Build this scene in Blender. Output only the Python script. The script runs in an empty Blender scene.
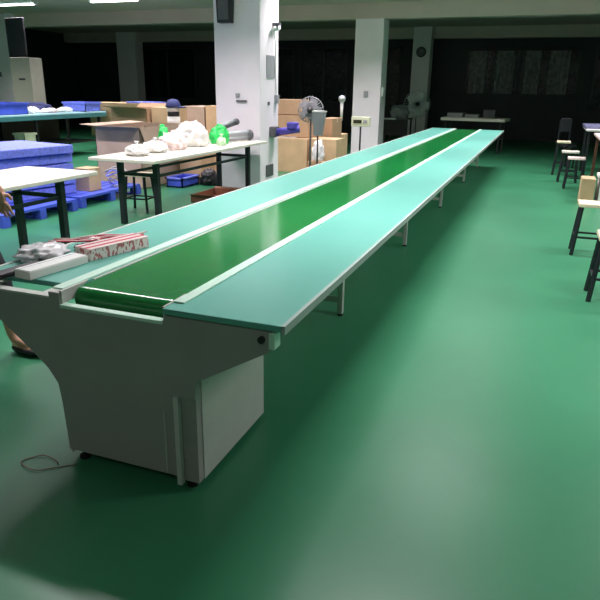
import bpy, bmesh, math, random
from mathutils import Vector, Matrix, noise
random.seed(7)
S = bpy.context.scene
C = S.collection
PI = math.pi

# ------------------------------------------------------------------ camera
H = 1.5
Fpx = 620.0
Yc = Vector((548-300, -(91-300), -Fpx)).normalized()
yv = 300 + (Fpx*Fpx - 28*248)/209.0
Zc = -Vector((272-300, -(yv-300), -Fpx)).normalized()
Xc = Yc.cross(Zc).normalized()
RM = Matrix((Xc, Yc, Zc))
cd = bpy.data.cameras.new('camera'); cam = bpy.data.objects.new('camera', cd); C.objects.link(cam)
cam.matrix_world = Matrix.Translation((0, 0, H)) @ RM.to_4x4()
cd.sensor_width = 36; cd.sensor_fit = 'HORIZONTAL'; cd.lens = 36*Fpx/600
cd.clip_start = .05; cd.clip_end = 100
S.camera = cam

def at(px, py, Y):
    "world point seen at a photograph position, Y metres ahead"
    d = RM @ Vector((px-300, -(py-300), -Fpx)); return Vector((0, 0, H)) + d*(Y/d.y)
def atz(px, py, z):
    d = RM @ Vector((px-300, -(py-300), -Fpx)); return Vector((0, 0, H)) + d*((z-H)/d.z)

# ------------------------------------------------------------------ world, exposure
w = bpy.data.worlds.new('world'); S.world = w; w.use_nodes = True
w.node_tree.nodes['Background'].inputs[0].default_value = (.5, .6, .7, 1)
w.node_tree.nodes['Background'].inputs[1].default_value = .02
S.view_settings.view_transform = 'Standard'; S.view_settings.look = 'None'
S.view_settings.gamma = 1; S.view_settings.use_curve_mapping = False
S.view_settings.exposure = 0.0
LAMP_W = 68; LAMP_SPREAD = math.radians(132); LAMP_COL = (1, .91, .97); FILL_W = 6
LAMP_X = [-11.9, -9.1, -6.3, -3.5, -.7, 2.1]
LAMP_Y = [12.5, 9.6, 6.7, 3.8]
CEIL = 3.3

# ------------------------------------------------------------------ materials
def mat(name, col, rough=.6, metal=0, var=.06, scale=8, spec=.5, emit=None, bump=0, bscale=60, coat=0, trans=0, alpha=1):
    m = bpy.data.materials.new(name); m.use_nodes = True
    nt = m.node_tree; b = nt.nodes['Principled BSDF']
    b.inputs['Roughness'].default_value = rough; b.inputs['Metallic'].default_value = metal
    b.inputs['Specular IOR Level'].default_value = spec
    b.inputs['Coat Weight'].default_value = coat
    b.inputs['Transmission Weight'].default_value = trans
    b.inputs['Alpha'].default_value = alpha
    tc = nt.nodes.new('ShaderNodeTexCoord')
    n = nt.nodes.new('ShaderNodeTexNoise'); n.inputs['Scale'].default_value = scale; n.inputs['Detail'].default_value = 4
    nt.links.new(tc.outputs['Object'], n.inputs['Vector'])
    r = nt.nodes.new('ShaderNodeValToRGB')
    r.color_ramp.elements[0].position = .3; r.color_ramp.elements[1].position = .7
    r.color_ramp.elements[0].color = tuple(max(0, c*(1-var)) for c in col) + (1,)
    r.color_ramp.elements[1].color = tuple(min(1, c*(1+var)) for c in col) + (1,)
    nt.links.new(n.outputs['Fac'], r.inputs['Fac']); nt.links.new(r.outputs['Color'], b.inputs['Base Color'])
    if bump:
        n2 = nt.nodes.new('ShaderNodeTexNoise'); n2.inputs['Scale'].default_value = bscale
        bp = nt.nodes.new('ShaderNodeBump'); bp.inputs['Strength'].default_value = bump; bp.inputs['Distance'].default_value = .01
        nt.links.new(tc.outputs['Object'], n2.inputs['Vector']); nt.links.new(n2.outputs['Fac'], bp.inputs['Height']); nt.links.new(bp.outputs['Normal'], b.inputs['Normal'])
    if emit:
        b.inputs['Emission Color'].default_value = tuple(emit[:3]) + (1,); b.inputs['Emission Strength'].default_value = emit[3]
    return m
M = {}
M['floor'] = mat('green_epoxy', (.034, .185, .090), .33, var=.10, scale=.9, spec=.3, bump=.05, bscale=3)
M['ceil'] = mat('ceiling_paint', (.56, .47, .42), .9, var=.05, scale=1)
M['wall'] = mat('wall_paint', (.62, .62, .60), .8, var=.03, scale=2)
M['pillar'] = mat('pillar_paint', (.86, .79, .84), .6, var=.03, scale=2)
M['darkwall'] = mat('unlit_dark_wall', (.020, .021, .028), .6, var=.3, scale=1)  # near-black base puts the darkness of the unlit hall end into the walls
M['nightglass'] = mat('night_window_glass', (.006, .007, .011), .25, var=.1, spec=.3)
M['curtain'] = mat('grey_curtain', (.22, .22, .22), .9, var=.4, scale=9)
M['winframe'] = mat('dark_window_frame', (.03, .03, .035), .5)
M['teal'] = mat('teal_worktop', (.13, .43, .35), .32, var=.04, scale=1.2)
M['belt'] = mat('green_pvc_belt', (.012, .20, .045), .13, var=.06, scale=2)
M['trim'] = mat('pale_edge_strip', (.62, .86, .72), .35, var=.03)
M['steel'] = mat('grey_powder_coat', (.34, .33, .31), .45, var=.04, scale=5)
M['palesteel'] = mat('pale_powder_coat', (.56, .58, .53), .4, var=.04)
M['bandgrey'] = mat('grey_edge_band', (.36, .44, .40), .5, var=.04)
M['chrome'] = mat('chrome', (.7, .7, .7), .2, 1, var=.02)
M['rubber'] = mat('black_rubber', (.01, .01, .01), .7)
M['whitetop'] = mat('cream_laminate', (.70, .67, .58), .4, var=.03, scale=3)
M['blackmetal'] = mat('black_powder_coat', (.012, .014, .018), .45, var=.1)
M['card'] = mat('cardboard', (.42, .27, .16), .85, var=.10, scale=4, bump=.1, bscale=40)
M['card2'] = mat('light_cardboard', (.55, .38, .22), .85, var=.10, scale=4, bump=.1, bscale=40)
M['card3'] = mat('grey_cardboard', (.44, .33, .25), .85, var=.10, scale=4)
M['tape'] = mat('packing_tape', (.62, .48, .30), .3, var=.05)
M['blue'] = mat('blue_plastic', (.06, .10, .58), .4, var=.15, scale=6)
M['lblue'] = mat('light_blue_foam', (.17, .21, .74), .6, var=.2, scale=25)
M['navy'] = mat('navy_fabric', (.02, .03, .12), .8, var=.2)
M['white'] = mat('white_plastic', (.82, .82, .80), .4, var=.03)
M['bag'] = mat('white_plastic_bag', (.72, .72, .69), .35, var=.05, bump=.5, bscale=30)
M['pinkbag'] = mat('pinkish_plastic_bag', (.80, .66, .64), .35, var=.06, bump=.5, bscale=30)
M['greenbag'] = mat('green_plastic_bag', (.02, .55, .10), .35, var=.10, bump=.5, bscale=30)
M['limebag'] = mat('pale_green_bag', (.50, .75, .45), .4, var=.08, bump=.4, bscale=30)
M['alu'] = mat('grey_aluminium', (.50, .54, .56), .35, .5, var=.05)
M['dark'] = mat('dark_plastic', (.015, .015, .018), .5)
M['grey'] = mat('grey_plastic', (.30, .30, .32), .5, var=.05)
M['dgrey'] = mat('dark_grey_plastic', (.10, .10, .11), .5, var=.05)
M['wood'] = mat('pale_plywood', (.80, .68, .48), .5, var=.08, scale=6)
M['pinkwood'] = mat('pinkish_laminate', (.78, .62, .58), .5, var=.05)
M['brown'] = mat('brown_steel', (.12, .05, .03), .5)
M['beige'] = mat('beige_cabinet', (.36, .35, .28), .5, var=.03)
M['paper'] = mat('paper', (.78, .76, .72), .8, var=.05)
M['red'] = mat('red_film', (.55, .05, .08), .4, var=.1)
M['redbrown'] = mat('reddish_board', (.30, .12, .07), .7, var=.1)
M['skin'] = mat('skin', (.62, .34, .23), .5, var=.05)
M['hair'] = mat('black_hair', (.01, .008, .007), .5)
M['shirt'] = mat('dark_shirt', (.03, .03, .05), .9, var=.1)
M['trouser'] = mat('dark_trousers', (.02, .02, .025), .9, var=.1)
M['purple'] = mat('blue_purple_film', (.09, .07, .42), .35, var=.25, scale=25)
M['clear'] = mat('clear_plastic', (.80, .78, .80), .2, var=.05, alpha=.8, bump=.6, bscale=25)
M['cream'] = mat('cream_plastic', (.62, .66, .48), .5)
M['lcd'] = mat('dark_display', (.02, .03, .02), .2)
M['cord'] = mat('brown_wire', (.20, .10, .06), .5)
M['tube'] = mat('lit_diffuser', (.9, .9, .9), .5, emit=(.95, 1, .97, 9))

# striped end of the carton with red markings
def striped(name, base, ink, sc):
    m = mat(name, base, .6); nt = m.node_tree; b = nt.nodes['Principled BSDF']
    tc = nt.nodes.new('ShaderNodeTexCoord'); v = nt.nodes.new('ShaderNodeTexNoise')
    v.inputs['Scale'].default_value = sc; v.inputs['Detail'].default_value = 1
    mp = nt.nodes.new('ShaderNodeMapping'); mp.inputs['Scale'].default_value = (1, 1, .45)
    nt.links.new(tc.outputs['Object'], mp.inputs[0]); nt.links.new(mp.outputs[0], v.inputs['Vector'])
    r = nt.nodes.new('ShaderNodeValToRGB'); r.color_ramp.interpolation = 'CONSTANT'
    r.color_ramp.elements[0].color = ink + (1,); r.color_ramp.elements[1].position = .46; r.color_ramp.elements[1].color = base + (1,)
    nt.links.new(v.outputs['Fac'], r.inputs['Fac']); nt.links.new(r.outputs['Color'], b.inputs['Base Color'])
    return m
M['printed'] = striped('printed_carton_end', (.80, .70, .66), (.50, .16, .16), 75)

# ------------------------------------------------------------------ mesh helpers
class MB:
    def __init__(s): s.bm = bmesh.new()
    def box(s, x0, x1, y0, y1, z0, z1, bev=0, seg=2):
        b = s.bm if not bev else bmesh.new()
        r = bmesh.ops.create_cube(b, size=1, matrix=Matrix.Translation(((x0+x1)/2, (y0+y1)/2, (z0+z1)/2)) @ Matrix.Diagonal((abs(x1-x0), abs(y1-y0), abs(z1-z0), 1)))
        if bev:
            bmesh.ops.bevel(b, geom=list(b.edges), offset=bev, segments=seg, profile=.5, affect='EDGES')
            s._merge(b)
        return s
    def _merge(s, b):
        me = bpy.data.meshes.new('t'); b.to_mesh(me); b.free(); s.bm.from_mesh(me); bpy.data.meshes.remove(me)
    def rod(s, p, q, r, r2=None, n=16):
        p = Vector(p); q = Vector(q); d = q-p
        m = Matrix.Translation((p+q)/2) @ d.to_track_quat('Z', 'Y').to_matrix().to_4x4()
        bmesh.ops.create_cone(s.bm, cap_ends=True, segments=n, radius1=r, radius2=r if r2 is None else r2, depth=d.length, matrix=m); return s
    def bar(s, p, q, w, h=None):
        p = Vector(p); q = Vector(q); d = q-p; h = h or w
        if abs(d.x)+abs(d.y) < 1e-6:
            R = Matrix.Identity(3); sz = (w, h, d.length)
            m = Matrix.Translation((p+q)/2) @ Matrix.Diagonal(sz+(1,))
        else:
            z = d.normalized(); x = Vector((0, 0, 1)).cross(z).normalized(); y = z.cross(x)
            R = Matrix((x, y, z)).transposed()
            m = Matrix.Translation((p+q)/2) @ R.to_4x4() @ Matrix.Diagonal((w, h, d.length, 1))
        bmesh.ops.create_cube(s.bm, size=1, matrix=m); return s
    def prism(s, pts, a, b, axis='Y'):
        f = {'Y': lambda u, v, t: (u, t, v), 'X': lambda u, v, t: (t, u, v), 'Z': lambda u, v, t: (u, v, t)}[axis]
        A = [s.bm.verts.new(f(u, v, a)) for u, v in pts]; B = [s.bm.verts.new(f(u, v, b)) for u, v in pts]
        s.bm.faces.new(A); s.bm.faces.new(B[::-1]); n = len(pts)
        for i in range(n): s.bm.faces.new((A[i], B[i], B[(i+1) % n], A[(i+1) % n]))
        return s
    def tube(s, pts, r, n=8):
        pts = [Vector(p) for p in pts]; rings = []
        for i, p in enumerate(pts):
            t = (pts[min(i+1, len(pts)-1)]-pts[max(i-1, 0)]).normalized()
            u = t.cross(Vector((0, 0, 1)));
            if u.length < 1e-3: u = Vector((1, 0, 0))
            u.normalize(); v = t.cross(u)
            rings.append([s.bm.verts.new(p+(u*math.cos(a)+v*math.sin(a))*r) for a in [2*PI*k/n for k in range(n)]])
        for a, b in zip(rings, rings[1:]):
            for k in range(n): s.bm.faces.new((a[k], a[(k+1) % n], b[(k+1) % n], b[k]))
        s.bm.faces.new(rings[0][::-1]); s.bm.faces.new(rings[-1]); return s
    def lathe(s, prof, c=(0, 0, 0), n=24):
        rings = [[s.bm.verts.new((c[0]+r*math.cos(2*PI*k/n), c[1]+r*math.sin(2*PI*k/n), c[2]+z)) for k in range(n)] for r, z in prof]
        for a, b in zip(rings, rings[1:]):
            for k in range(n): s.bm.faces.new((a[k], a[(k+1) % n], b[(k+1) % n], b[k]))
        s.bm.faces.new(rings[0][::-1]); s.bm.faces.new(rings[-1]); return s
    def blob(s, c, sx, sy, sz, seed=0, amp=.25, fr=3.0, sub=4):
        b = bmesh.new(); bmesh.ops.create_icosphere(b, subdivisions=sub, radius=1)
        for v in b.verts:
            k = noise.noise(v.co*fr+Vector((seed*7.3, seed, 0)))+.5*noise.noise(v.co*fr*2.4+Vector((0, seed*3.1, 0)))
            v.co *= 1+amp*k
            v.co = Vector((v.co.x*sx, v.co.y*sy, max(0, v.co.z*.75+.45)*sz)) + Vector(c)
        bmesh.ops.recalc_face_normals(b, faces=b.faces); s._merge(b); return s
    def xf(s, m): bmesh.ops.transform(s.bm, matrix=m, verts=s.bm.verts); return s
    def build(s, name, material, parent=None, smooth=False, loc=None, rz=0):
        bmesh.ops.recalc_face_normals(s.bm, faces=s.bm.faces)
        me = bpy.data.meshes.new(name); s.bm.to_mesh(me); s.bm.free()
        if smooth:
            for p in me.polygons: p.use_smooth = True
        o = bpy.data.objects.new(name, me); C.objects.link(o)
        me.materials.append(M[material] if isinstance(material, str) else material)
        if parent: o.parent = parent
        if loc is not None: o.location = loc
        o.rotation_euler.z = rz
        return o
def thing(name, label, cat, loc=(0, 0, 0), rz=0, group=None):
    o = bpy.data.objects.new(name, None); C.objects.link(o); o.empty_display_size = .1
    o.location = loc; o.rotation_euler.z = rz
    return tag(o, label, cat, group)
def tag(o, label, cat, group=None):
    o['label'] = label; o['category'] = cat
    if group: o['group'] = group
    return o
def struct(name, mb, m, parent=None):
    o = mb.build(name, m, parent)
    if not parent: o['kind'] = 'structure'
    return o
def copy_tree(o, parent=None):
    c = o.copy(); C.objects.link(c); c.parent = parent
    for ch in [x for x in list(C.objects) if x.parent == o]: copy_tree(ch, c)
    return c
def dup(src, loc, rz=0, label=None, group=None, scale=None):
    c = copy_tree(src); c.location = loc; c.rotation_euler.z = rz
    if label: c['label'] = label
    if group: c['group'] = group
    if scale: c.scale = scale
    return c

# ------------------------------------------------------------------ room
XL, XR, YF, YB = -17.5, 5.6, -3.6, 21.4
struct('floor', MB().box(XL-.2, XR+.2, YF-.2, YB+.2, -.2, 0), 'floor')
struct('ceiling', MB().box(XL-.2, XR+.2, YF-.2, YB+.2, CEIL, CEIL+.2), 'ceil')
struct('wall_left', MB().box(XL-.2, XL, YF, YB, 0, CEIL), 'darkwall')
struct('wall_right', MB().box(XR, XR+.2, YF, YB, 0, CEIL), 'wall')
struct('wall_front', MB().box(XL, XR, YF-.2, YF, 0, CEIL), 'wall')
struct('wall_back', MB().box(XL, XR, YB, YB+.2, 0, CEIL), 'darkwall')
k = 1
for yb in (8.95, 14.95, 20.9):
    struct('trim_%d' % k, MB().box(XL, XR, yb-.18, yb+.18, 2.98, CEIL), 'ceil'); k += 1
# night windows along the back wall
k = 1
for x0, x1, cur in ((-14.6, -12.2, 0), (-10.6, -8.3, 0), (-8.1, -6.4, 0), (-6.2, -4.6, 0), (-2.50, -.93, 1), (-.86, .80, 1), (1.2, 3.0, 0)):
    z0, z1 = (1.42, 2.72) if cur else (1.0, 2.8)
    wf = MB().box(x0, x1, YB-.06, YB, z0, z0+.06).box(x0, x1, YB-.06, YB, z1-.06, z1).box(x0, x0+.06, YB-.06, YB, z0, z1).box(x1-.06, x1, YB-.06, YB, z0, z1).box((x0+x1)/2-.03, (x0+x1)/2+.03, YB-.06, YB, z0, z1)
    wo = struct('window_%d' % k, wf, 'winframe')
    MB().box(x0+.05, x1-.05, YB-.03, YB-.02, z0+.05, z1-.05).build('window_pane', 'nightglass', wo)
    if cur:
        for a, b in (((x0+.12, x0+.62), (x0+.9, x1-.12)) if k % 2 else ((x0+.1, x0+.55), (x0+.8, x1-.3))):
            m = MB(); n = int((b-a)/.03); ps = [(a+(b-a)*i/n, YB-.16+.035*math.sin(i*1.25)+.012*math.sin(i*2.9)) for i in range(n+1)]
            m.prism(ps+[(x, y+.012) for x, y in ps[::-1]], z0-.02, z1-.08, 'Z')
            m.build('curtain', 'curtain', wo)
        MB().rod((x0, YB-.15, z1-.07), (x1, YB-.15, z1-.07), .012).build('curtain_rail', 'winframe', wo)
    k += 1

def pillar(n, x0, x1, y0, y1):
    return struct('trim_%d' % n, MB().box(x0, x1, y0, y1, 0, CEIL, .012), 'pillar')
pillar(4, -4.66, -3.93, 8.72, 9.42)
pillar(5, -4.28, -3.62, 14.8, 15.32)
pillar(6, -4.08, -3.53, 20.55, 21.05)
pillar(7, -15.2, -14.10, 14.5, 14.85)
pillar(8, -15.05, -14.25, 20.6, 21.1)

# ceiling lights
def ceiling_light():
    t = thing('ceiling_light', 'white fluorescent ceiling light', 'ceiling light', (0, 0, CEIL), 0, 'fluorescent ceiling lights in rows')
    MB().prism([(-.12, 0), (-.12, -.03), (-.07, -.065), (.07, -.065), (.12, -.03), (.12, 0)], -.62, .62, 'X').build('housing', 'white', t)
    for s in (-1, 1):
        MB().box(s*.62-.015, s*.62+.015, -.05, .05, -.09, -.03).build('lamp_holder', 'white', t)
    MB().rod((-.6, 0, -.085), (.6, 0, -.085), .016).build('tube', 'tube', t, True)
    ld = bpy.data.lights.new('lamp_light', 'AREA'); ld.shape = 'RECTANGLE'; ld.size = 1.2; ld.size_y = .14
    ld.energy = LAMP_W; ld.spread = LAMP_SPREAD; ld.color = LAMP_COL
    lo = bpy.data.objects.new('lamp_light', ld); C.objects.link(lo); lo.parent = t; lo.location = (0, 0, -.12)
    return t
cl0 = ceiling_light(); first = True
seen = {0: 'lit ceiling light at top left corner of the photo, farthest left', 1: 'lit ceiling light at top edge, above the brown cartons', 2: 'lit ceiling light hidden behind the top of the first white pillar', 4: 'lit ceiling light above the far end of the conveyor', 5: 'rightmost ceiling light of the farthest lit row', 3: 'lit ceiling light at top edge above the second white pillar'}
for j, y in enumerate(LAMP_Y):
    for i, x in enumerate(LAMP_X):
        if first: c = cl0; c.location = (x, y, CEIL); first = False
        else: c = dup(cl0, (x, y, CEIL))
        c['label'] = seen.get(i, 'lit ceiling light of the farthest lit row, near the ceiling beam') if j == 0 else 'added weak fill light behind the camera, shaped as a ceiling light'
wd = bpy.data.lights['lamp_light'].copy(); wd.energy = FILL_W  # invented weaker row behind the camera, added to brighten the cabinet front
for x in LAMP_X:
    c = dup(cl0, (x, -1.2, CEIL), label='added weak fill light behind the camera, shaped as a ceiling light')
    for ch in c.children:
        if ch.type == 'LIGHT': ch.data = wd

# ------------------------------------------------------------------ conveyor line
YN, YE = 1.78, 13.35
cv = thing('conveyor_line', 'long assembly conveyor with green belt between two teal worktops on grey steel frame', 'conveyor', (-1.42, YN, 0))
ox, oy = 1.42, -YN
def cb(mb, name, m, parent=cv, smooth=False): return mb.xf(Matrix.Translation((ox, oy, 0))).build(name, m, parent, smooth)
# worktops
wr = cb(MB().box(-1.19, -.73, YN, YE, .722, .745, .003), 'worktop', 'teal')
cb(MB().box(-.73, -.716, YN, YE, .716, .747), 'edge_band', 'bandgrey', None).parent = wr
wl = cb(MB().box(-2.125, -1.65, YN+.10, YE+.1, .722, .745, .003), 'worktop', 'teal')
cb(MB().box(-2.139, -2.125, YN+.10, YE+.1, .716, .747), 'edge_band', 'palesteel', None).parent = wl
# pale strips along the belt
cb(MB().box(-1.185, -1.140, YN+.07, YE, .744, .752, .002), 'edge_strip', 'trim')
cb(MB().box(-1.705, -1.655, YN+.03, YE, .744, .752, .002), 'edge_strip', 'trim')
# belt loop
R_ = .045; zt = .741; y0, y1 = YN+.115, YE-.08
m = MB()
def loop(r):
    return [(y0, zt-R_+r), (y1, zt-R_+r)] + [(y1+r*math.sin(a), zt-R_+r*math.cos(a)) for a in [PI*i/40 for i in range(1, 40)]] + [(y1, zt-R_-r), (y0, zt-R_-r)] + [(y0-r*math.sin(a), zt-R_-r*math.cos(a)) for a in [PI*i/40 for i in range(1, 40)]]
ring = [[m.bm.verts.new((x, u, v)) for u, v in loop(r)] for x, r in ((-1.637, R_), (-1.2, R_), (-1.2, R_-.004), (-1.637, R_-.004))]
n = len(ring[0])
for j in range(4):
    for i in range(n): m.bm.faces.new((ring[j][i], ring[j][(i+1) % n], ring[(j+1) % 4][(i+1) % n], ring[(j+1) % 4][i]))
bl = cb(m, 'belt', 'belt', cv)
for yy in (y0, y1): cb(MB().rod((-1.64, yy, zt-R_), (-1.195, yy, zt-R_), R_-.006, n=24), 'roller', 'chrome', cv, True)
cb(MB().box(-1.63, -1.205, y0+.08, y1-.08, zt-.03, zt-.008), 'slider_bed', 'steel')
# side rails
for xa, xb in ((-1.650, -1.640), (-1.197, -1.187)):
    cb(MB().box(xa, xb, YN+.2, YE, .56, .744), 'side_rail', 'palesteel')
# near cabinet: wide T-shaped end plate
tp = [(-1.65, .694), (-1.65, .742), (-1.70, .742), (-1.70, .718), (-2.08, .718), (-2.08, .655), (-1.98, .60), (-1.82, .475), (-1.745, .41), (-1.705, .35), (-1.695, .26), (-1.685, .05), (-1.160, .05), (-1.160, .40), (-1.076, .40), (-1.065, .475), (-.78, .64), (-.765, .655), (-.765, .718), (-1.185, .718), (-1.19, .694)]
cb(MB().prism(tp, YN, YN+.012), 'end_plate', 'steel')
cb(MB().box(-1.65, -1.192, YN-.004, YN+.03, .682, .697, .003), 'top_lip', 'trim')
cb(MB().box(-2.08, -1.70, YN-.002, YN+.035, .716, .724), 'wing_lip', 'palesteel')
cb(MB().box(-2.08, -2.0, YN+.035, YN+.11, .716, .724), 'wing_tab', 'palesteel')
cb(MB().box(-1.76, -1.70, YN+.035, YN+.11, .716, .724), 'wing_tab', 'palesteel')
# curved inner cheek
ch = [(YN+.01, .697), (YN+.01, .748), (YN+.17, .748), (YN+.13, .735), (YN+.10, .72), (YN+.085, .697)]
cb(MB().prism(ch, -1.655, -1.645, 'X'), 'cheek_plate', 'palesteel')
cb(MB().prism(ch, -1.195, -1.187, 'X'), 'cheek_plate', 'palesteel')
cb(MB().box(-1.160, -1.140, YN-.012, YN+.01, .02, .40), 'corner_post', 'palesteel')
cb(MB().box(-1.140, -1.076, YN+.012, YN+.05, .03, .47), 'corner_channel', 'steel')
cb(MB().box(-1.209, -1.205, YN-.006, YN+.012, .06, .33), 'panel_seam', 'palesteel')
cb(MB().box(-1.084, -1.072, YN+.05, YN+.62, .03, .60), 'side_panel', 'palesteel')
cb(MB().box(-1.69, -1.678, YN+.012, YN+.62, .03, .60), 'side_panel', 'palesteel')
cb(MB().box(-1.65, -1.09, YN+.608, YN+.62, .03, .60), 'rear_panel', 'steel')
for xx in (-1.64, -1.12):
    for yy in (YN+.035, YN+.58):
        cb(MB().rod((xx, yy, 0), (xx, yy, .012), .022).rod((xx, yy, .01), (xx, yy, .06), .008), 'levelling_foot', 'rubber')
# bracket bolt and end cap at the wing tip
cb(MB().rod((-.80, YN-.012, .688), (-.80, YN+.002, .688), .013, n=12), 'bolt', 'dark')
cb(MB().box(-.775, -.752, YN-.004, YN+.05, .655, .715, .004), 'end_cap', 'trim')
# wing brackets under worktops, at cabinet back
for s, xa, xb in ((1, -1.08, -.76), (-1, -1.66, -2.08)):
    cb(MB().prism([(xa, .5), (xa, .72), (xb, .72), (xb, .68)], YN+.60, YN+.612), 'wing_bracket', 'steel')
# leg frames
for i, yy in enumerate((3.90, 6.08, 8.42, 11.0, 13.2)):
    for xx in (-1.675, -1.16):
        l = cb(MB().box(xx-.012, xx+.022, yy-.02, yy+.02, .015, .60).box(xx-.012, xx-.006, yy-.02, yy+.045, .015, .60), 'leg', 'palesteel')
        cb(MB().rod((xx+.005, yy, 0), (xx+.005, yy, .016), .02, n=12), 'leg_foot', 'rubber', l)
    cb(MB().box(-1.66, -1.17, yy-.012, yy+.012, .095, .135), 'cross_bar', 'palesteel')
    cb(MB().box(-2.08, -.765, yy-.018, yy+.018, .69, .72).prism([(-1.14, .50), (-1.14, .54), (-.80, .70), (-.84, .70)], yy-.006, yy+.006).prism([(-1.69, .50), (-1.69, .54), (-2.04, .70), (-2.0, .70)], yy-.006, yy+.006), 'support_arm', 'palesteel')

# ------------------------------------------------------------------ things on the near left worktop
T = .7455
def long_box(name, label, cat, p, q, w, h, m, z=T, grp=None):
    p = Vector(p); q = Vector(q); d = q-p; rz = math.atan2(d.y, d.x)
    t = thing(name, label, cat, (p.x, p.y, z), rz, grp); return t, d.length
t, L = long_box('carton_tray', 'long pale grey narrow carton lying on the near end of the left worktop', 'box', (-1.90, 1.86, 0), (-1.862, 2.17, 0), .1, .035, 'paper')
MB().box(0, L, -.045, .045, 0, .034, .003).build('carton_body', 'paper', t)
MB().box(.005, L-.005, -.042, .042, .034, .037).build('carton_lid', 'white', t)
MB().box(0.0, L, .02, .024, .037, .0385).build('lid_seam', 'alu', t)
t, L = long_box('printed_carton', 'pinkish white carton with red print on its side on left worktop', 'box', (-1.875, 2.20, 0), (-1.79, 2.53, 0), .1, .06, 'paper')
MB().box(0, L, -.055, .055, 0, .052, .003).build('carton_body', 'printed', t)
MB().box(-.001, L+.001, -.056, .056, .052, .055).build('carton_lid', 'pinkbag', t)
MB().box(0, L, -.03, -.012, .055, .0562).box(0, L, .02, .034, .055, .0562).build('red_band', 'red', t)
t = thing('red_film_strip', 'long thin red and clear film strips lying across the worktop', 'film strip', (-2.02, 2.2, T))
for kx in range(4):
    MB().tube([(-.10+.05*i+.006*math.sin(i+kx), .02+.035*kx+.05*i, .045+.006*math.sin(i*1.7+kx)) for i in range(7)], .004, 6).build('strip', 'red' if kx % 2 == 0 else 'pinkbag', t, True)
t = MB().blob((0, 0, 0), .11, .11, .05, 3, .32, 2.6).build('plastic_bag', 'clear', None, True, (-2.055, 2.15, T+.003), .4)
tag(t, 'crumpled clear plastic bag of parts at near left worktop corner', 'plastic bag')
t = MB().blob((0, 0, 0), .035, .03, .035, 9, .5, 3.5).build('plastic_bag', 'dark', None, True, (-1.965, 2.31, T), .2)
tag(t, 'small black plastic bag beside the clear bag on left worktop', 'plastic bag')
t = MB().blob((0, 0, 0), .045, .045, .04, 15, .4, 3.5).build('plastic_bag', 'pinkbag', None, True, (-1.97, 2.41, T), .9)
tag(t, 'pinkish white crumpled bag against the printed carton on worktop', 'plastic bag')
t = MB().box(-.03, .03, -.13, .13, 0, .022, .006).build('tool_case', 'dark', None, False, (-1.985, 1.945, T), -.1)
tag(t, 'flat black case lying by the bag at worktop corner', 'case')

# ------------------------------------------------------------------ tables
def white_table(loc, L, W, label, grp, legs=(.28, .28), h=.75, lx=.25):
    t = thing('work_table', label, 'table', loc, 0, grp)
    MB().box(0, W, 0, L, h-.035, h, .006).build('tabletop', 'whitetop', t)
    for a in (legs[0], L-legs[1]):
        for xx in (lx, W-.12): MB().box(xx-.028, xx+.028, a-.028, a+.028, 0, h-.035).build('leg', 'blackmetal', t)
        MB().box(lx, W-.12, a-.015, a+.015, h-.20, h-.165).build('cross_bar', 'blackmetal', t)
        MB().box(.1, W-.1, a-.02, a+.02, h-.06, h-.035).build('top_rail', 'blackmetal', t)
    for xx in (lx, W-.12): MB().box(xx-.012, xx+.012, legs[0], L-legs[1], h-.205, h-.175).build('side_rail', 'blackmetal', t)
    return t
white_table((-4.56, 1.75, 0), 2.95, .82, 'cream topped table with black legs at left edge of photo, nothing on it', 'cream tables left of the conveyor', (.4, .37), .75, .21)
white_table((-4.57, 5.60, 0), 2.95, .83, 'cream topped table with plastic bags on it, ending at white pillar', 'cream tables left of the conveyor', (.22, .42))

# stools
def stool(name, label, w, d, h, loc, rz=0, seat='wood', grp=None, splay=.035):
    t = thing(name, label, 'stool', loc, rz, grp)
    MB().box(-w/2, w/2, -d/2, d/2, h-.035, h, .006).build('seat', seat, t)
    P = {}
    for sx in (-1, 1):
        for sy in (-1, 1):
            a = Vector((sx*(w/2-.03), sy*(d/2-.03), h-.035)); b = Vector((sx*(w/2-.03+splay), sy*(d/2-.03+splay), 0))
            P[sx, sy] = (a, b); MB().bar(a, b, .026).build('leg', 'blackmetal', t)
    for (u, v) in (((-1, -1), (1, -1)), ((-1, 1), (1, 1)), ((-1, -1), (-1, 1)), ((1, -1), (1, 1))):
        f = .62; MB().bar(P[u][0].lerp(P[u][1], f), P[v][0].lerp(P[v][1], f), .018).build('stretcher', 'blackmetal', t)
    return t
stool('stool', 'wooden stool with black legs under the table with bags', .30, .24, .47, (-4.60, 6.55, 0), .1)
stool('stool', 'nearer wholly cut-off stool at right edge, only left leg showing', .34, .28, .50, (.66, 5.06, 0), .0, grp='stools at right bench')
stool('stool', 'pale square stool with black legs at right edge beside cartons', .34, .26, .50, (.585, 6.52, 0), .0, grp='stools at right bench')

# things on the table with bags
T2 = .751
def bag(label, c, sx, sy, sz, m, seed, amp=.3, rz=0, z=T2, name='plastic_bag', cat='plastic bag', grp=None):
    o = MB().blob((0, 0, 0), sx, sy, sz, seed, amp, 2.6).build(name, m, None, True, (c[0], c[1], z), rz)
    # twisted, tied neck
    MB().lathe([(.004, 0), (.02, .01), (.012, .03), (.028, .055), (.02, .06)], (0, 0, sz*.98), 12).build('tied_neck', m, o, True)
    return tag(o, label, cat, grp or 'plastic bags on the cream table')
bag('small crumpled white bag nearest the table end, left of the rest', (-4.20, 5.98), .13, .12, .10, 'bag', 1)
bag('low white bag between small white bag and pinkish bag', (-4.22, 6.38), .14, .13, .11, 'bag', 2)
bag('pinkish translucent bag left of the big white bag', (-4.24, 6.80), .16, .17, .17, 'pinkbag', 4)
bag('big puffed white plastic bag in the middle of the table', (-4.27, 7.30), .20, .20, .25, 'bag', 5)
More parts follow.
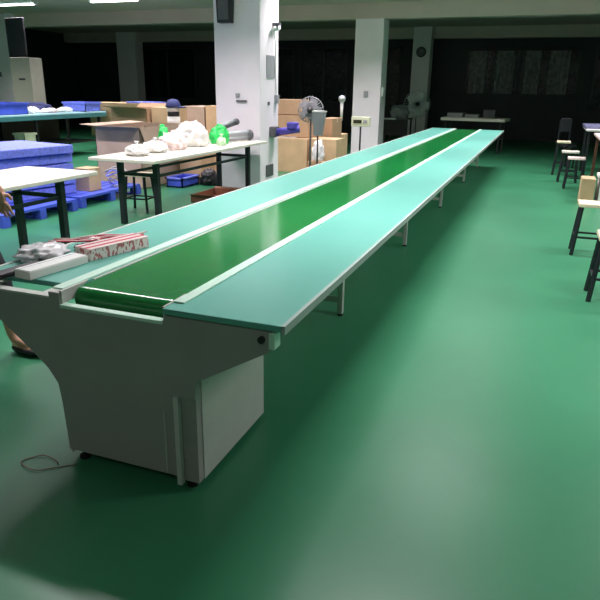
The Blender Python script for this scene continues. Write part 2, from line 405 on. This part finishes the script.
bag('dark green bag behind the big white bag', (-4.50, 7.00), .07, .07, .22, 'greenbag', 8)
bag('bright green plastic bag wrapped around grey bundle', (-4.15, 7.84), .13, .12, .20, 'greenbag', 6)
bag('pale lime bag in front of the green bag', (-3.98, 7.58), .06, .07, .09, 'limebag', 7)
def roll(label, p, q, r, m1, m2):
    p = Vector(p); q = Vector(q)
    t = thing('profile_bundle', label, 'bundle', tuple(p)); d = q-p
    for k in range(5):
        a = 2*PI*k/5; o = Vector((math.cos(a)*r*.55*.4, math.cos(a)*r*.55, math.sin(a)*r*.55))
        MB().rod(o, d+o, r*.42, n=10).build('tube', m1 if k % 2 else m2, t, True)
    MB().rod(d*.93, d*1.0, r*1.05, n=14).build('end_wrap', 'dgrey', t, True)
roll('grey bundle of tubes leaning up against white pillar', (-4.32, 8.03, T2+.16), (-4.20, 8.50, T2+.26), .045, 'alu', 'dgrey')
roll('silver grey bundle of tubes lying flat at table end by pillar', (-4.18, 8.00, T2+.075), (-3.98, 8.48, T2+.08), .07, 'alu', 'grey')

# ------------------------------------------------------------------ cartons
def carton(label, x0, x1, y0, y1, z0, z1, m='card', rz=0, flaps=(), tape=True, grp=None, name='carton'):
    grp = grp or ('cardboard boxes standing left of the conveyor' if x0 < -2 else None)
    cx, cy = (x0+x1)/2, (y0+y1)/2; w, d, h = (x1-x0)/2, (y1-y0)/2, z1-z0
    t = thing(name, label, 'cardboard box', (cx, cy, z0), rz, grp)
    if flaps:
        MB().box(-w, w, -d, -d+.008, 0, h).box(-w, w, d-.008, d, 0, h).box(-w, -w+.008, -d, d, 0, h).box(w-.008, w, -d, d, 0, h).box(-w, w, -d, d, 0, .01).build('carton_body', m, t)
        for f, ang, ln in flaps:
            c, s = math.cos(ang)*ln, math.sin(ang)*ln
            if f in 'LR':
                g = 1 if f == 'R' else -1
                MB().prism([(g*w, h), (g*(w+c), h+s), (g*(w+c), h+s+.006), (g*w, h+.006)], -d, d, 'Y').build('flap', m, t)
            else:
                g = 1 if f == 'B' else -1
                MB().prism([(g*d, h), (g*(d+c), h+s), (g*(d+c), h+s+.006), (g*d, h+.006)], -w, w, 'X').build('flap', m, t)
    else:
        MB().box(-w, w, -d, d, 0, h, .004).build('carton_body', m, t)
        if tape: MB().box(-w-.001, w+.001, -.03, .03, h-.08, h+.001).build('tape', 'tape', t)
    return t
carton('big open brown carton standing behind the table with bags, flaps spread', -6.35, -5.55, 8.0, 9.3, 0.0, .90, 'card3', 0, (('L', .05, .28), ('F', .08, .12), ('R', -1.2, .25)))
carton('taller open brown carton with pale raised flap behind the big open one', -7.45, -6.70, 9.9, 10.7, 0, 1.09, 'card', 0, (('F', .12, .28), ('B', .5, .15)))
carton('closed light brown carton right of the taller open carton', -6.66, -6.28, 10.0, 10.6, .55, 1.12, 'card2')
carton('closed brown carton under the light brown one', -6.66, -6.25, 9.95, 10.7, 0, .545, 'card')
carton('long pale carton far back behind blue topped bench', -9.9, -8.15, 12.35, 12.95, .355, 1.10, 'card2')
carton('brown carton below long pale carton at back', -9.7, -8.2, 12.3, 12.95, 0, .35, 'card')
carton('greyish brown carton, left neighbour of pillar carton', -6.56, -6.08, 10.9, 11.6, .455, 1.12, 'card3')
carton('light brown carton seen just left of white pillar above big white bag', -6.05, -5.62, 10.9, 11.4, .455, 1.14, 'card2')
carton('brown base carton beneath two cartons left of pillar', -6.56, -5.62, 10.85, 11.6, 0, .45, 'card')
carton('tan carton seen under table with bags, left one', -5.45, -5.05, 8.9, 9.4, .0, .50, 'card2')
carton('tan carton seen under table with bags, middle one', -5.72, -5.26, 9.5, 9.9, .0, .52, 'card')
carton('tan carton seen under table with bags, right one by pillar', -4.98, -4.72, 9.45, 9.9, .0, .50, 'card2')
carton('flat reddish brown carton lid lying on floor beside conveyor', -4.35, -3.75, 7.35, 8.0, 0, .10, 'redbrown', 0, (('F', .2, .05), ('B', .3, .05)))
# cartons right of first pillar
carton('upper brown carton beside right edge of first white pillar', -4.75, -4.20, 11.1, 11.6, 1.02, 1.28, 'card')
carton('wide light brown carton below upper brown carton by pillar', -4.70, -4.02, 11.05, 11.7, .62, 1.01, 'card')
carton('large carton at the floor right of first pillar', -4.72, -3.98, 10.9, 11.8, 0, .61, 'card2')
carton('brown carton behind round grey fan', -3.93, -3.70, 11.5, 12.1, 0, .95, 'card')
carton('low long carton with pale top behind the conveyor, fan side', -3.92, -3.42, 10.9, 11.4, 0, .62, 'card2')
carton('light carton left of scale stand between the two white pillars', -4.36, -3.72, 12.15, 12.6, 0, .62, 'card2')

# hat-topped stack on cartons
carton('small brown carton carrying the roll stack', -6.17, -5.86, 9.52, 9.85, 0, .80, 'card')
RX, RY = -6.0, 9.68
t = thing('roll_stack', 'stack of white and dark rolls standing on a carton behind the big bag', 'roll', (RX, RY, .80))
MB().lathe([(.11, .0), (.11, .19)]).build('lower_roll', 'paper', t, True)
MB().lathe([(.10, .19), (.10, .27)]).build('dark_roll', 'dark', t, True)
MB().lathe([(.11, .27), (.11, .34)]).build('upper_roll', 'paper', t, True)
o = MB().lathe([(.13, 0), (.13, .02), (.115, .07), (.08, .12), (.02, .135)]).build('cap', 'navy', None, True, (RX, RY, 1.142)); tag(o, 'dark navy cap on top of the white and dark roll stack', 'cap')
MB().prism([(.10, 0), (.22, -.01), (.22, .005), (.10, .02)], -.07, .07, 'Y').build('visor', 'navy', o)

# ------------------------------------------------------------------ pallets and blue boards
def pallet(label, x0, y0, w, d, h=.14):
    t = thing('pallet', label, 'pallet', (x0, y0, 0), 0, 'blue plastic pallets on the floor at left')
    m = MB()
    for i in range(7): m.box(i*w/7+.01, (i+1)*w/7-.01, 0, d, h-.03, h)
    m.build('deck', 'blue', t)
    for i in range(3):
        MB().box(0, w, i*(d-.1)/2, i*(d-.1)/2+.1, 0, .02).build('skid', 'blue', t)
        for j in range(3): MB().box(j*(w-.12)/2, j*(w-.12)/2+.12, i*(d-.1)/2, i*(d-.1)/2+.1, .02, h-.03).build('block', 'blue', t)
pallet('blue plastic pallet under the stack of blue boards', -6.62, 5.05, 1.3, 1.2)
pallet('blue plastic pallet further back, below small carton', -6.60, 6.35, 1.25, 1.30)
pallet('blue plastic pallet mostly hidden behind board stack', -8.0, 5.6, 1.25, 1.25)
sx = thing
zz = .142
dims = [(.13, 0, 0), (.135, .02, -.01), (.13, -.01, 0), (.12, -.03, .02), (.115, .02, -.01)]
words = ['bottom', 'second', 'third', 'fourth', 'topmost']
for i, (h, dx, dy) in enumerate(dims):
    o = MB().box(-1.05, 0, -1.35, 0, 0, h-.012, .012).build('foam_board', 'lblue', None, False, (-5.63+dx, 6.62+dy, zz), -.18)
    tag(o, 'thick blue foam board, %s of the stack on blue pallet' % words[i], 'foam board', 'stack of blue foam boards'); zz += h
o = MB().box(-.15, .15, -.02, .25, 0, .24, .006)
carton('small tan carton standing on blue pallet under cream table edge', -5.76, -5.53, 6.76, 7.0, .142, .44, 'card2', 0)
t = thing('wire_coil', 'loose blue and grey wire coil on the blue pallet', 'wire coil', (-5.50, 7.30, .150))
for kk in range(5):
    MB().tube([((.10+.012*kk)*math.cos(a), (.09+.01*kk)*math.sin(a), .02+.05*kk+.03*math.sin(a*2+kk)) for a in [2*PI*i/20 for i in range(20)]], .010, 6).build('wire_loop', 'lblue' if kk % 2 else 'grey', t, True)
t = thing('storage_tray', 'blue tray on floor under table with bags', 'tray', (-5.22, 8.60, 0))
MB().box(-.14, .14, -.25, .25, 0, .02).box(-.14, .14, -.25, -.23, 0, .13).box(-.14, .14, .23, .25, 0, .13).box(-.14, -.12, -.25, .25, 0, .13).box(.12, .14, -.25, .25, 0, .13).build('tray_body', 'blue', t)
MB().box(-.16, .16, -.27, -.23, .13, .15).box(-.16, .16, .23, .27, .13, .15).box(.12, .16, -.27, .27, .13, .15).box(-.16, -.12, -.27, .27, .13, .15).build('tray_rim', 'lblue', t)
o = MB().blob((0, 0, 0), .14, .15, .20, 12, .3).build('cloth_bag', 'dark', None, True, (-4.88, 8.85, 0)); tag(o, 'black bag slumped on floor under table beside blue tray', 'bag')

# ------------------------------------------------------------------ blue bench at far left
BX0, BX1, BY0, BY1, BH = -10.4, -9.33, 8.2, 12.2, .92
t = thing('workbench', 'long bench with pale blue top cluttered with blue crates, far left', 'workbench', (BX0, BY0, 0))
MB().box(0, BX1-BX0, 0, BY1-BY0, BH-.03, BH, .005).build('bench_top', mat('pale_blue_top', (.40, .68, .74), .35), t)
MB().box(BX1-BX0-.012, BX1-BX0+.004, 0, BY1-BY0, BH-.11, BH-.03).build('front_apron', mat('teal_apron', (.05, .20, .22), .5), t)
for a in (.1, 1.9, 3.85):
    for xx in (.08, .97): MB().box(xx-.025, xx+.025, a-.025, a+.025, 0, BH-.03).build('leg', 'blackmetal', t)
MB().box(.1, .95, .1, 3.7, .28, .31).build('lower_shelf', 'dark', t)
MB().box(.02, .045, .1, 3.6, .05, BH-.03).build('shade_panel', 'dark', t)  # added black sheet standing in for the shade beneath the bench
def crate(name, label, x, y, z, w, d, h, m, rz=0, grp=None):
    t = thing(name, label, 'crate', (x, y, z), rz, grp)
    e = .015
    MB().box(-w/2, w/2, -d/2, d/2, 0, e).box(-w/2, w/2, -d/2, -d/2+e, 0, h).box(-w/2, w/2, d/2-e, d/2, 0, h).box(-w/2, -w/2+e, -d/2, d/2, 0, h).box(w/2-e, w/2, -d/2, d/2, 0, h).build('crate_body', m, t)
    MB().box(-w/2-.02, w/2+.02, -d/2-.02, -d/2, h-.04, h).box(-w/2-.02, w/2+.02, d/2, d/2+.02, h-.04, h).box(-w/2-.02, -w/2, -d/2, d/2, h-.04, h).box(w/2, w/2+.02, -d/2, d/2, h-.04, h).build('rim', m, t)
    return t
crate('storage_crate', 'blue crate on the near end of the pale blue bench', -9.72, 9.50, BH, .55, .9, .22, 'blue')
crate('storage_crate', 'light blue crate at the far end of the pale blue bench', -9.70, 11.85, BH, .6, .5, .20, 'lblue')
o = MB().blob((0, 0, 0), .26, .5, .17, 21, .2).build('cloth_bundle', 'navy', None, True, (-10.08, 10.75, BH)); tag(o, 'dark navy cloth bundle at the back of the blue bench', 'cloth bundle')
for i, (x, y, a, b, h, lb) in enumerate(((-9.58, 10.20, .12, .16, .11, 'white crumpled bag next to the near blue crate on bench'), (-9.58, 10.68, .14, .20, .08, 'flat white bag in the middle of the blue bench'), (-9.58, 11.15, .13, .17, .09, 'white bag before the far light blue crate on bench'))):
    o = MB().blob((0, 0, 0), a, b, h, 30+i, .3).build('plastic_bag', 'bag' if i != 1 else 'pinkbag', None, True, (x, y, BH)); tag(o, lb, 'plastic bag')
o = MB().lathe([(.05, 0), (.055, .09), (.05, .1)]).build('jar', 'limebag', None, True, (-9.40, 8.97, BH)); tag(o, 'small pale green jar at near front edge of blue bench', 'jar')
crate('storage_bin', 'small grey green bin on the shelf under blue bench', -9.55, 9.9, .31, .26, .3, .26, 'cream')
o = MB().box(-.35, .35, -.28, .28, 0, .03, .006).build('plastic_sheet', 'lblue', None, False, (-8.55, 12.65, 1.103)); tag(o, 'folded blue sheet on long pale carton at the back', 'sheet')

# floor standing air conditioner
t = thing('air_conditioner', 'beige floor standing air conditioner cabinet in front of left pillar', 'air conditioner', (-11.42, 12.15, 0))
MB().box(-.29, .29, -.2, .2, 0, 2.05, .015).build('cabinet', 'beige', t)
MB().box(-.24, .24, -.206, -.2, 1.72, 1.98).build('air_outlet', 'beige', t)
for k in range(6): MB().box(-.23, .23, -.212, -.205, 1.735+.04*k, 1.745+.04*k).build('louvre', 'beige', t)
MB().box(-.07, .11, -.206, -.2, 1.56, 1.60).build('display', 'dark', t)
MB().box(-.24, .24, -.206, -.2, .2, .9).build('intake_grille', 'beige', t)
t = thing('folding_screen', 'tall black screen standing behind the air conditioner', 'screen', (-11.84, 12.385, 0))
MB().box(-.27, .27, -.02, .02, .03, 2.93, .008).build('screen_panel', 'darkwall', t)
MB().box(-.25, -.15, -.02, .12, 0, .03).build('foot', 'dark', t); MB().box(.15, .25, -.02, .12, 0, .03).build('foot', 'dark', t)
for z_, lb in ((2.55, 'upper small dark switch on left pillar'), (1.72, 'lower small dark switch on left pillar')):
    o = MB().box(-.07, .07, -.02, 0, -.07, .07, .005).build('wall_switch', 'dgrey', None, False, (-14.62, 14.5, z_)); tag(o, lb, 'switch')

# ------------------------------------------------------------------ things on the first pillar
PY = 8.72
p = at(227, 10, PY)
t = thing('pillar_speaker', 'black box speaker high on the first white pillar', 'speaker', (p.x+.01, PY, 2.35))
MB().prism([(-.10, 0), (.10, 0), (.12, .42), (-.12, .42)], -.14, -.02, 'Y').build('speaker_body', 'dark', t)
MB().box(-.08, .08, -.146, -.14, .04, .36).build('grille', 'dgrey', t)
MB().box(-.03, .03, -.02, 0, .15, .25).build('bracket', 'dark', t)
def on_front(name, label, cat, px, py, w, h, m, d=.02, Y=PY):
    q = at(px, py, Y); o = MB().box(-w/2, w/2, -d, 0, -h/2, h/2, min(.004, d/3)).build(name, m, None, False, (q.x, Y, q.z)); return tag(o, label, cat)
def on_side(name, label, cat, y, z, w, h, m, d=.02, X=-3.93):
    o = MB().box(0, d, -w/2, w/2, -h/2, h/2, min(.004, d/3)).build(name, m, None, False, (X, y, z)); return tag(o, label, cat)
on_front('wall_clip', 'small grey clip on first white pillar above the dark bar', 'clip', 238, 95, .06, .05, 'grey', .03)
on_front('wall_bar', 'short dark horizontal bar hook on first white pillar', 'hook', 242, 101, .17, .025, 'dgrey', .03)
on_side('electrical_panel', 'light grey cover plate on right side of first pillar', 'cover plate', 9.10, 1.78, .30, .32, 'grey', .01)
on_side('wall_socket', 'dark grey socket low on right side of first pillar', 'socket', 9.05, .26, .26, .18, 'dgrey', .02)
on_side('wall_switch', 'small dark switch on right side of first pillar', 'switch', 9.02, 1.26, .05, .05, 'dgrey', .02)
on_side('wall_switch', 'white and dark switch knob at pillar right edge', 'switch', 9.30, 1.32, .09, .12, 'grey', .05)
t = thing('security_camera', 'grey camera on bracket at upper right edge of first pillar', 'camera', (-3.93, 9.2, 2.30))
MB().box(0, .12, -.03, .03, .05, .09).build('bracket', 'dgrey', t)
MB().rod((.05, -.1, .0), (.05, .1, .03), .035).build('camera_body', 'white', t, True)
MB().tube([(.02, .0, .05), (.035, .02, -.2), (.02, .05, -.6), (.015, .1, -.95)], .01).build('cable', 'white', t, True)
# dark bracket with purple roll
t = thing('film_roll', 'blue purple roll sticking out of dark bracket on first pillar', 'roll', (-3.93, 9.16, .83))
MB().box(0, .09, -.10, .10, -.07, .09, .01).build('bracket', 'dgrey', t)
MB().rod((.06, 0, 0), (.42, .10, .06), .055, n=20).build('roll_body', 'purple', t, True)
MB().box(.25, .40, -.02, .14, .06, .16, .02).build('roll_wrap', 'purple', t)
MB().box(.1, .40, -.05, .06, -.065, -.055).build('pale_label_strip', 'pinkbag', t)

# second pillar
on_front('wall_switch', 'small round grey switch on second white pillar', 'switch', 366, 94, .10, .13, 'grey', .03, 14.8)
o = MB().box(0, .03, -.08, .08, -.1, .1, .004).build('wall_switch', 'white', None, False, (-3.62, 15.0, at(383, 92, 14.9).z)); tag(o, 'white switch on right side of second pillar', 'switch')
# third pillar clock
q = at(421, 52, 20.5)
t = thing('wall_clock', 'dark round clock on the dim third pillar', 'clock', (q.x, 20.545, q.z))
MB().rod((0, 0, 0), (0, -.04, 0), .15, n=32).build('clock_case', 'dark', t, True)
MB().rod((0, -.04, 0), (0, -.045, 0), .12, n=32).build('clock_face', 'dgrey', t)
MB().bar((0, -.05, 0), (.05, -.05, .06), .01).build('clock_hand', 'grey', t)

# ------------------------------------------------------------------ fans
def fan(label, loc, r, hub, m='grey', rz=0, blade='dgrey'):
    t = thing('pedestal_fan', label, 'fan', loc, rz, None)
    MB().lathe([(.2, 0), (.2, .02), (.05, .05), (.02, .06)]).build('base', 'dgrey', t, True)
    MB().rod((0, 0, .05), (0, 0, hub), .016).build('pole', 'dgrey', t, True)
    g = MB()
    for k in range(28):
        a = 2*PI*k/28
        g.tube([(math.cos(a)*r*f, -.10+.07*(f*f)-.02, hub+math.sin(a)*r*f) for f in (.2, .5, .8, 1)], .0035, 5)
        g.tube([(math.cos(a)*r*f, .04-.07*(f*f)+.02, hub+math.sin(a)*r*f) for f in (.2, .5, .8, 1)], .0035, 5)
    for f, yy in ((1, -.05), (1, -.01), (.6, -.10), (.2, -.12)):
        g.tube([(math.cos(2*PI*k/32)*r*f, yy, hub+math.sin(2*PI*k/32)*r*f) for k in range(33)], .006, 6)
    g.build('cage', m, t, True)
    for k in range(5):
        a = 2*PI*k/5; b = MB(); pts = [(.04, -.12), (.55*r, -.35*r), (.85*r, -.30*r), (.93*r, .05), (.6*r, .25*r), (.04, .08)]
        b.prism(pts, -.045, -.037, 'Y')
        b.xf(Matrix.Translation((0, 0, hub)) @ Matrix.Rotation(a, 4, 'Y')); b.build('blade', m, t)
    MB().rod((0, -.13, hub), (0, -.0, hub), .05).build('hub', 'dark', t, True)
    MB().rod((0, .0, hub), (0, .15, hub), .075, .05).build('motor', 'dark', t, True)
    return t
q = at(311, 110, 10.15); fan('round grey fan standing between the cartons right of first pillar', (q.x, 10.15, 0), .21, q.z, 'grey', .2)
q = at(417, 104, 18.2); fan('dim grey pedestal fan in front of the dark third pillar', (q.x, 18.2, 0), .36, q.z, 'alu', .3)
# grey tapered box on pole
q = at(318, 123, 9.6)
t = thing('pole_mounted_sign', 'grey tapered panel on thin dark pole in front of cartons', 'sign', (q.x, 9.6, 0))
MB().lathe([(.13, 0), (.13, .02), (.02, .03)]).build('base', 'dark', t, True)
MB().rod((0, 0, .02), (0, 0, q.z-.16), .014).build('pole', 'dark', t, True)
MB().prism([(-.06, q.z-.19), (.07, q.z-.19), (.125, q.z+.17), (-.085, q.z+.17)], -.04, .04).build('panel', 'grey', t)
MB().box(-.09, .13, -.045, .045, q.z+.165, q.z+.185).build('panel_rim', 'paper', t)
# clear bag of bottles between the cartons
o = MB().blob((0, 0, 0), .11, .1, .30, 41, .25).build('plastic_bag', 'clear', None, True, (-3.71, 10.75, .25)); tag(o, 'clear bag standing among cartons right of purple roll', 'plastic bag')
carton('short carton under the clear bag beside first pillar', -3.86, -3.58, 10.62, 10.88, 0, .25, 'card')
# slim stand with white ball head
q = at(342, 100, 12.0)
t = thing('standing_microphone', 'slim white stand with ball head before the dark wall between pillars', 'stand', (q.x, 12.9, 0))
hz = at(342, 98, 12.9).z; t.location.x = at(342, 100, 12.9).x
MB().lathe([(.15, 0), (.15, .02), (.02, .03)]).build('base', 'dark', t, True)
MB().rod((0, 0, .02), (0, 0, hz-.4), .012).build('pole', 'dgrey', t, True)
MB().rod((0, 0, hz-.45), (0, 0, hz-.06), .022, .035).build('white_grip', 'white', t, True)
b = MB(); bmesh.ops.create_icosphere(b.bm, subdivisions=3, radius=.075, matrix=Matrix.Translation((0, 0, hz-.02))); b.build('ball_head', 'alu', t, True)
# weighing scale display on pole
q = at(358, 122, 12.9)
t = thing('platform_scale', 'cream scale indicator on dark pole in front of second pillar', 'scale', (q.x, 12.9, 0))
MB().box(-.2, .2, -.25, .25, .04, .10, .01).build('platform', 'alu', t)
for a in (-1, 1):
    for b_ in (-1, 1): MB().rod((a*.17, b_*.22, 0), (a*.17, b_*.22, .04), .02, n=10).build('foot', 'rubber', t)
MB().rod((0, .22, .1), (0, .22, q.z-.08), .018).build('pole', 'dark', t, True)
h = MB().box(-.20, .20, .18, .26, q.z-.10, q.z+.10, .012).build('indicator', 'cream', t)
MB().box(-.15, .03, .172, .18, q.z-.035, q.z+.035).build('display', 'lcd', h)
MB().box(.06, .15, .172, .18, q.z-.03, q.z+.03).build('keypad', 'grey', h)

# far dim tables
t = thing('work_table', 'white edged table with grey papers beyond the conveyor end', 'table', (-2.46, 16.6, 0), -.10)
MB().box(0, 1.58, 0, .8, .76, .83, .006).build('tabletop', 'whitetop', t)
for a in (.1, 1.46):
    for b_ in (.1, .7): MB().box(a-.02, a+.02, b_-.02, b_+.02, 0, .76).build('leg', 'blackmetal', t)
for i, (x, y, a, b_, h, lb, mm) in enumerate(((-2.12, 17.0, .20, .2, .11, 'low stack of grey papers on the far table', 'grey'), (-1.72, 17.0, .17, .2, .08, 'lower grey paper stack in middle of far table', 'grey'), (-1.32, 17.0, .14, .12, .20, 'dark open box on the right of far table', 'dgrey'))):
    o = MB().box(-a, a, -b_, b_, 0, h, .01).build('paper_stack' if i < 2 else 'box', mm, None, False, (x, y, .831), .1*i-.1); tag(o, lb, 'papers' if i < 2 else 'box')
q0 = at(384, 118, 17.2); q1 = at(408, 118, 17.2)
t = thing('side_table', 'dark table with white edge between second and third pillars', 'table', (q0.x, 17.2, 0))
MB().box(0, q1.x-q0.x, 0, .7, q0.z-.03, q0.z).build('tabletop', 'dgrey', t)
MB().box(0, .32, -.01, 0, q0.z-.035, q0.z+.005).build('white_edge', 'white', t)
for a in (.04, q1.x-q0.x-.04):
    for b_ in (.05, .65): MB().box(a-.02, a+.02, b_-.02, b_+.02, 0, q0.z-.03).build('leg', 'blackmetal', t)
MB().box(.03, q1.x-q0.x-.03, .02, .04, .3, q0.z-.03).build('modesty_panel', 'dark', t)
o = MB().blob((0, 0, 0), .26, .22, .28, 51, .3, 1.6).build('cloth_heap', 'grey', None, True, (at(399, 115, 17.5).x, 17.52, q0.z)); tag(o, 'peaked grey cloth heap on the dark table between pillars', 'cloth')

# ------------------------------------------------------------------ right side benches, stools, cartons
def bench(name, label, x0, x1, y0, y1, h, m, lm):
    t = thing(name, label, 'table', (x0, y0, 0))
    MB().box(0, x1-x0, 0, y1-y0, h-.035, h, .005).build('tabletop', m, t)
    for a in (.06, x1-x0-.12):
        for b_ in (.12, y1-y0-.12): MB().box(a-.022, a+.022, b_-.022, b_+.022, 0, h-.035).build('leg', lm, t)
    return t
bench('work_table', 'white edged table with blue grey board at far right', .74, 1.7, 12.6, 13.9, .86, 'white', 'blackmetal')
o = MB().box(0, .9, 0, 1.1, 0, .05, .006).build('grey_board', mat('blue_grey_board', (.14, .15, .26), .5), None, False, (.72, 12.75, .861)); tag(o, 'blue grey board lying on the far right table', 'board')
bench('work_table', 'pinkish topped table with brown legs at right photo edge', .80, 1.7, 9.9, 11.6, .86, 'pinkwood', 'brown')
stool('stool', 'small pale stool farthest back against the dark at right', .24, .22, .62, (.40, 12.9, 0), 0, grp='distant stools at the right')
stool('stool', 'white stool in the middle of three distant right stools', .28, .22, .53, (.50, 11.9, 0), 0, 'whitetop', 'distant stools at the right')
stool('stool', 'pinkish white stool nearest of three distant right stools', .26, .22, .50, (.57, 11.1, 0), 0, 'pinkwood', 'distant stools at the right')
t = thing('folding_chair', 'narrow dark chair barely visible behind the farthest right stool', 'chair', (.50, 14.2, 0), .5)
MB().box(-.14, .14, -.16, .16, .42, .46, .01).build('seat', 'dark', t)
MB().box(-.11, .11, .14, .17, .70, .98, .015).build('backrest', 'blackmetal', t)
for a in (-.12, .12):
    for b_, hh in ((-.14, .42), (.155, .95)): MB().box(a-.012, a+.012, b_-.012, b_+.012, 0, hh).build('leg', 'blackmetal', t)
carton('beige carton under the pinkish table at right edge', .60, .78, 9.5, 9.85, 0, .36, 'card2')
o = crate('storage_bin', 'pale grey bin standing next to beige carton at right edge', .93, 9.65, 0, .22, .3, .42, 'paper')

# small wire loop on floor by the cabinet foot
t = MB().tube([(.075*math.cos(a)+.01*math.sin(3*a), .05*math.sin(a), .004+.004*math.sin(a)**2) for a in [PI*.15+1.75*PI*i/24 for i in range(25)]]+[(.12, .03, .004), (.15, .045, .006)], .0022, 6).build('wire', 'cord', None, True, (-1.78, 1.70, 0)); tag(t, 'thin brown wire curled on floor by cabinet corner', 'wire')

# ------------------------------------------------------------------ person at the left edge
def skin(name, verts, edges, m, parent=None, sub=2, root=0):
    me = bpy.data.meshes.new(name); me.from_pydata([v[0] for v in verts], edges, []); me.update()
    o = bpy.data.objects.new(name, me); C.objects.link(o); me.materials.append(M[m])
    o.modifiers.new('skin', 'SKIN'); 
    if not me.skin_vertices: me.skin_vertices.new() if hasattr(me.skin_vertices, 'new') else None
    ly = me.skin_vertices[0].data
    for i, v in enumerate(verts):
        r = v[1]; ly[i].radius = (r, r) if not isinstance(r, tuple) else r
        ly[i].use_root = (i == root)
    s = o.modifiers.new('sub', 'SUBSURF'); s.levels = sub; s.render_levels = sub
    for p in me.polygons: p.use_smooth = True
    o.modifiers['skin'].use_smooth_shade = True
    if parent: o.parent = parent
    return o
pt = thing('person', 'person at left edge, only bare forearm and dark flat shoe showing', 'person', (-2.98, 2.46, 0))
V = []; E_ = []
def add(p, r, par=None):
    V.append((p, r)); i = len(V)-1
    if par is not None: E_.append((par, i))
    return i
pel = add((0, 0, .92), (.14, .12))
ab = add((.0, 0, 1.06), (.125, .11), pel); che = add((0, 0, 1.27), (.15, .12), ab); ns = add((-.01, 0, 1.41), (.07, .06), che)
nk = add((.01, 0, 1.47), .045, ns); hd = add((.04, 0, 1.56), (.075, .075), nk); cr = add((.04, 0, 1.66), (.07, .075), hd)
def arm(s, el, wr, fdir):
    sh = add((-.01, s*.17, 1.37), .052, che); e = add(el, .038, sh); mid = add(tuple((Vector(el)+Vector(wr))/2), .036, e); w_ = add(wr, .024, mid)
    fd = Vector(fdir).normalized(); side = Vector((.35, -s*.1, 0)); side = (side-side.dot(fd)*fd).normalized()
    pm = add(tuple(Vector(wr)+fd*.045), (.030, .018), w_); kn = Vector(wr)+fd*.085
    cur = Vector((.0, -s, 0))
    for k, (o_, ln) in enumerate(((-.027, .062), (-.009, .074), (.010, .07), (.027, .05))):
        a = add(tuple(kn+side*o_*-1), .0105, pm); b = add(tuple(kn+side*o_*-1.1+fd*ln*.5+cur*.006), .0085, a); c = add(tuple(kn+side*o_*-1.15+fd*ln+cur*.022), .007, b)
    a = add(tuple(Vector(wr)+fd*.03+side*.032+cur*.008), .012, pm); b = add(tuple(Vector(wr)+fd*.065+side*.045+cur*.02), .009, a)
arm(-1, (.235, -.09, 1.155), (.325, .06, .965), (.10, .05, -1))
arm(1, (-.03, .23, 1.10), (.02, .22, .87), (.1, 0, -1))
for s in (-1, 1):
    g = .27 if s > 0 else -.08
    hip = add((0, s*.085, .84), (.09, .08), pel); kn_ = add((.03+g*.6, s*.09, .48), .055, hip); cf = add((-.01+g*.85, s*.09, .33), .052, kn_)
    an = add((-.02+g, s*.09, .09), .034, cf); bl_ = add((.10+g, s*.095, .04), (.035, .025), an)
skin('body', V, E_, 'skin', pt)
# clothing
V2 = [((0, 0, .93), (.165, .14)), ((.0, 0, 1.06), (.15, .13)), ((0, 0, 1.27), (.17, .14)), ((-.01, 0, 1.40), (.09, .08)), ((-.01, -.17, 1.365), .068), ((.08, -.16, 1.27), .06), ((-.01, .17, 1.365), .068), ((.01, .20, 1.22), .062)]
skin('shirt', V2, [(0, 1), (1, 2), (2, 3), (2, 4), (4, 5), (2, 6), (6, 7)], 'shirt', pt)
V3 = [((0, 0, .93), (.155, .14)), ((0, -.085, .80), .10), ((-.018, -.09, .48), .075), ((-.08, -.09, .20), .062), ((0, .085, .80), .10), ((.19, .09, .48), .075), ((.235, .09, .22), .062)]
skin('trousers', V3, [(0, 1), (1, 2), (2, 3), (0, 4), (4, 5), (5, 6)], 'trouser', pt)
for s in (-1, 1):
    g = .27 if s > 0 else -.08
    m = MB(); b = bmesh.new(); bmesh.ops.create_icosphere(b, subdivisions=4, radius=1)
    for v in b.verts:
        x = v.co.x; v.co = Vector((x*.125+.075, v.co.y*(.042+.006*x)+s*.095, max(.0, .028+v.co.z*(.030-.006*x))))
    # open top of the flat shoe
    dl = [v for v in b.verts if v.co.z > .046 and -.02 < v.co.x < .14]
    bmesh.ops.delete(b, geom=dl, context='VERTS'); m._merge(b)
    m.xf(Matrix.Translation((g, 0, 0)))
    so = m.build('shoe', 'dark', pt, True); sd = so.modifiers.new('s', 'SOLIDIFY'); sd.thickness = .003
    b = MB(); bmesh.ops.create_icosphere(b.bm, subdivisions=3, radius=1)
    for v in b.bm.verts: v.co = Vector((v.co.x*.105+.06, v.co.y*.033+s*.095, .036+v.co.z*.028+(.02 if v.co.x < -.1 else 0)))
    b.xf(Matrix.Translation((g, 0, 0))).build('foot', 'skin', pt, True)
hm = MB(); bb = bmesh.new(); bmesh.ops.create_icosphere(bb, subdivisions=4, radius=.115)
dl = [v for v in bb.verts if v.co.x > .035 and v.co.z < .055]
bmesh.ops.delete(bb, geom=dl, context='VERTS')
for v in bb.verts: v.co += Vector((.03, 0, 1.63))
hm._merge(bb); ho = hm.build('hair', 'hair', pt, True); sd = ho.modifiers.new('s', 'SOLIDIFY'); sd.thickness = .01
f = MB()
for s in (-1, 1):
    bmesh.ops.create_icosphere(f.bm, subdivisions=2, radius=.012, matrix=Matrix.Translation((.128, s*.033, 1.60)))
f.build('eyes', 'dark', pt, True)
f = MB().rod((.125, 0, 1.60), (.150, 0, 1.565), .008, .014, 10).build('nose', 'skin', pt, True)
f = MB().box(.118, .132, -.025, .025, 1.528, 1.537, .003).build('mouth', 'pinkwood', pt)
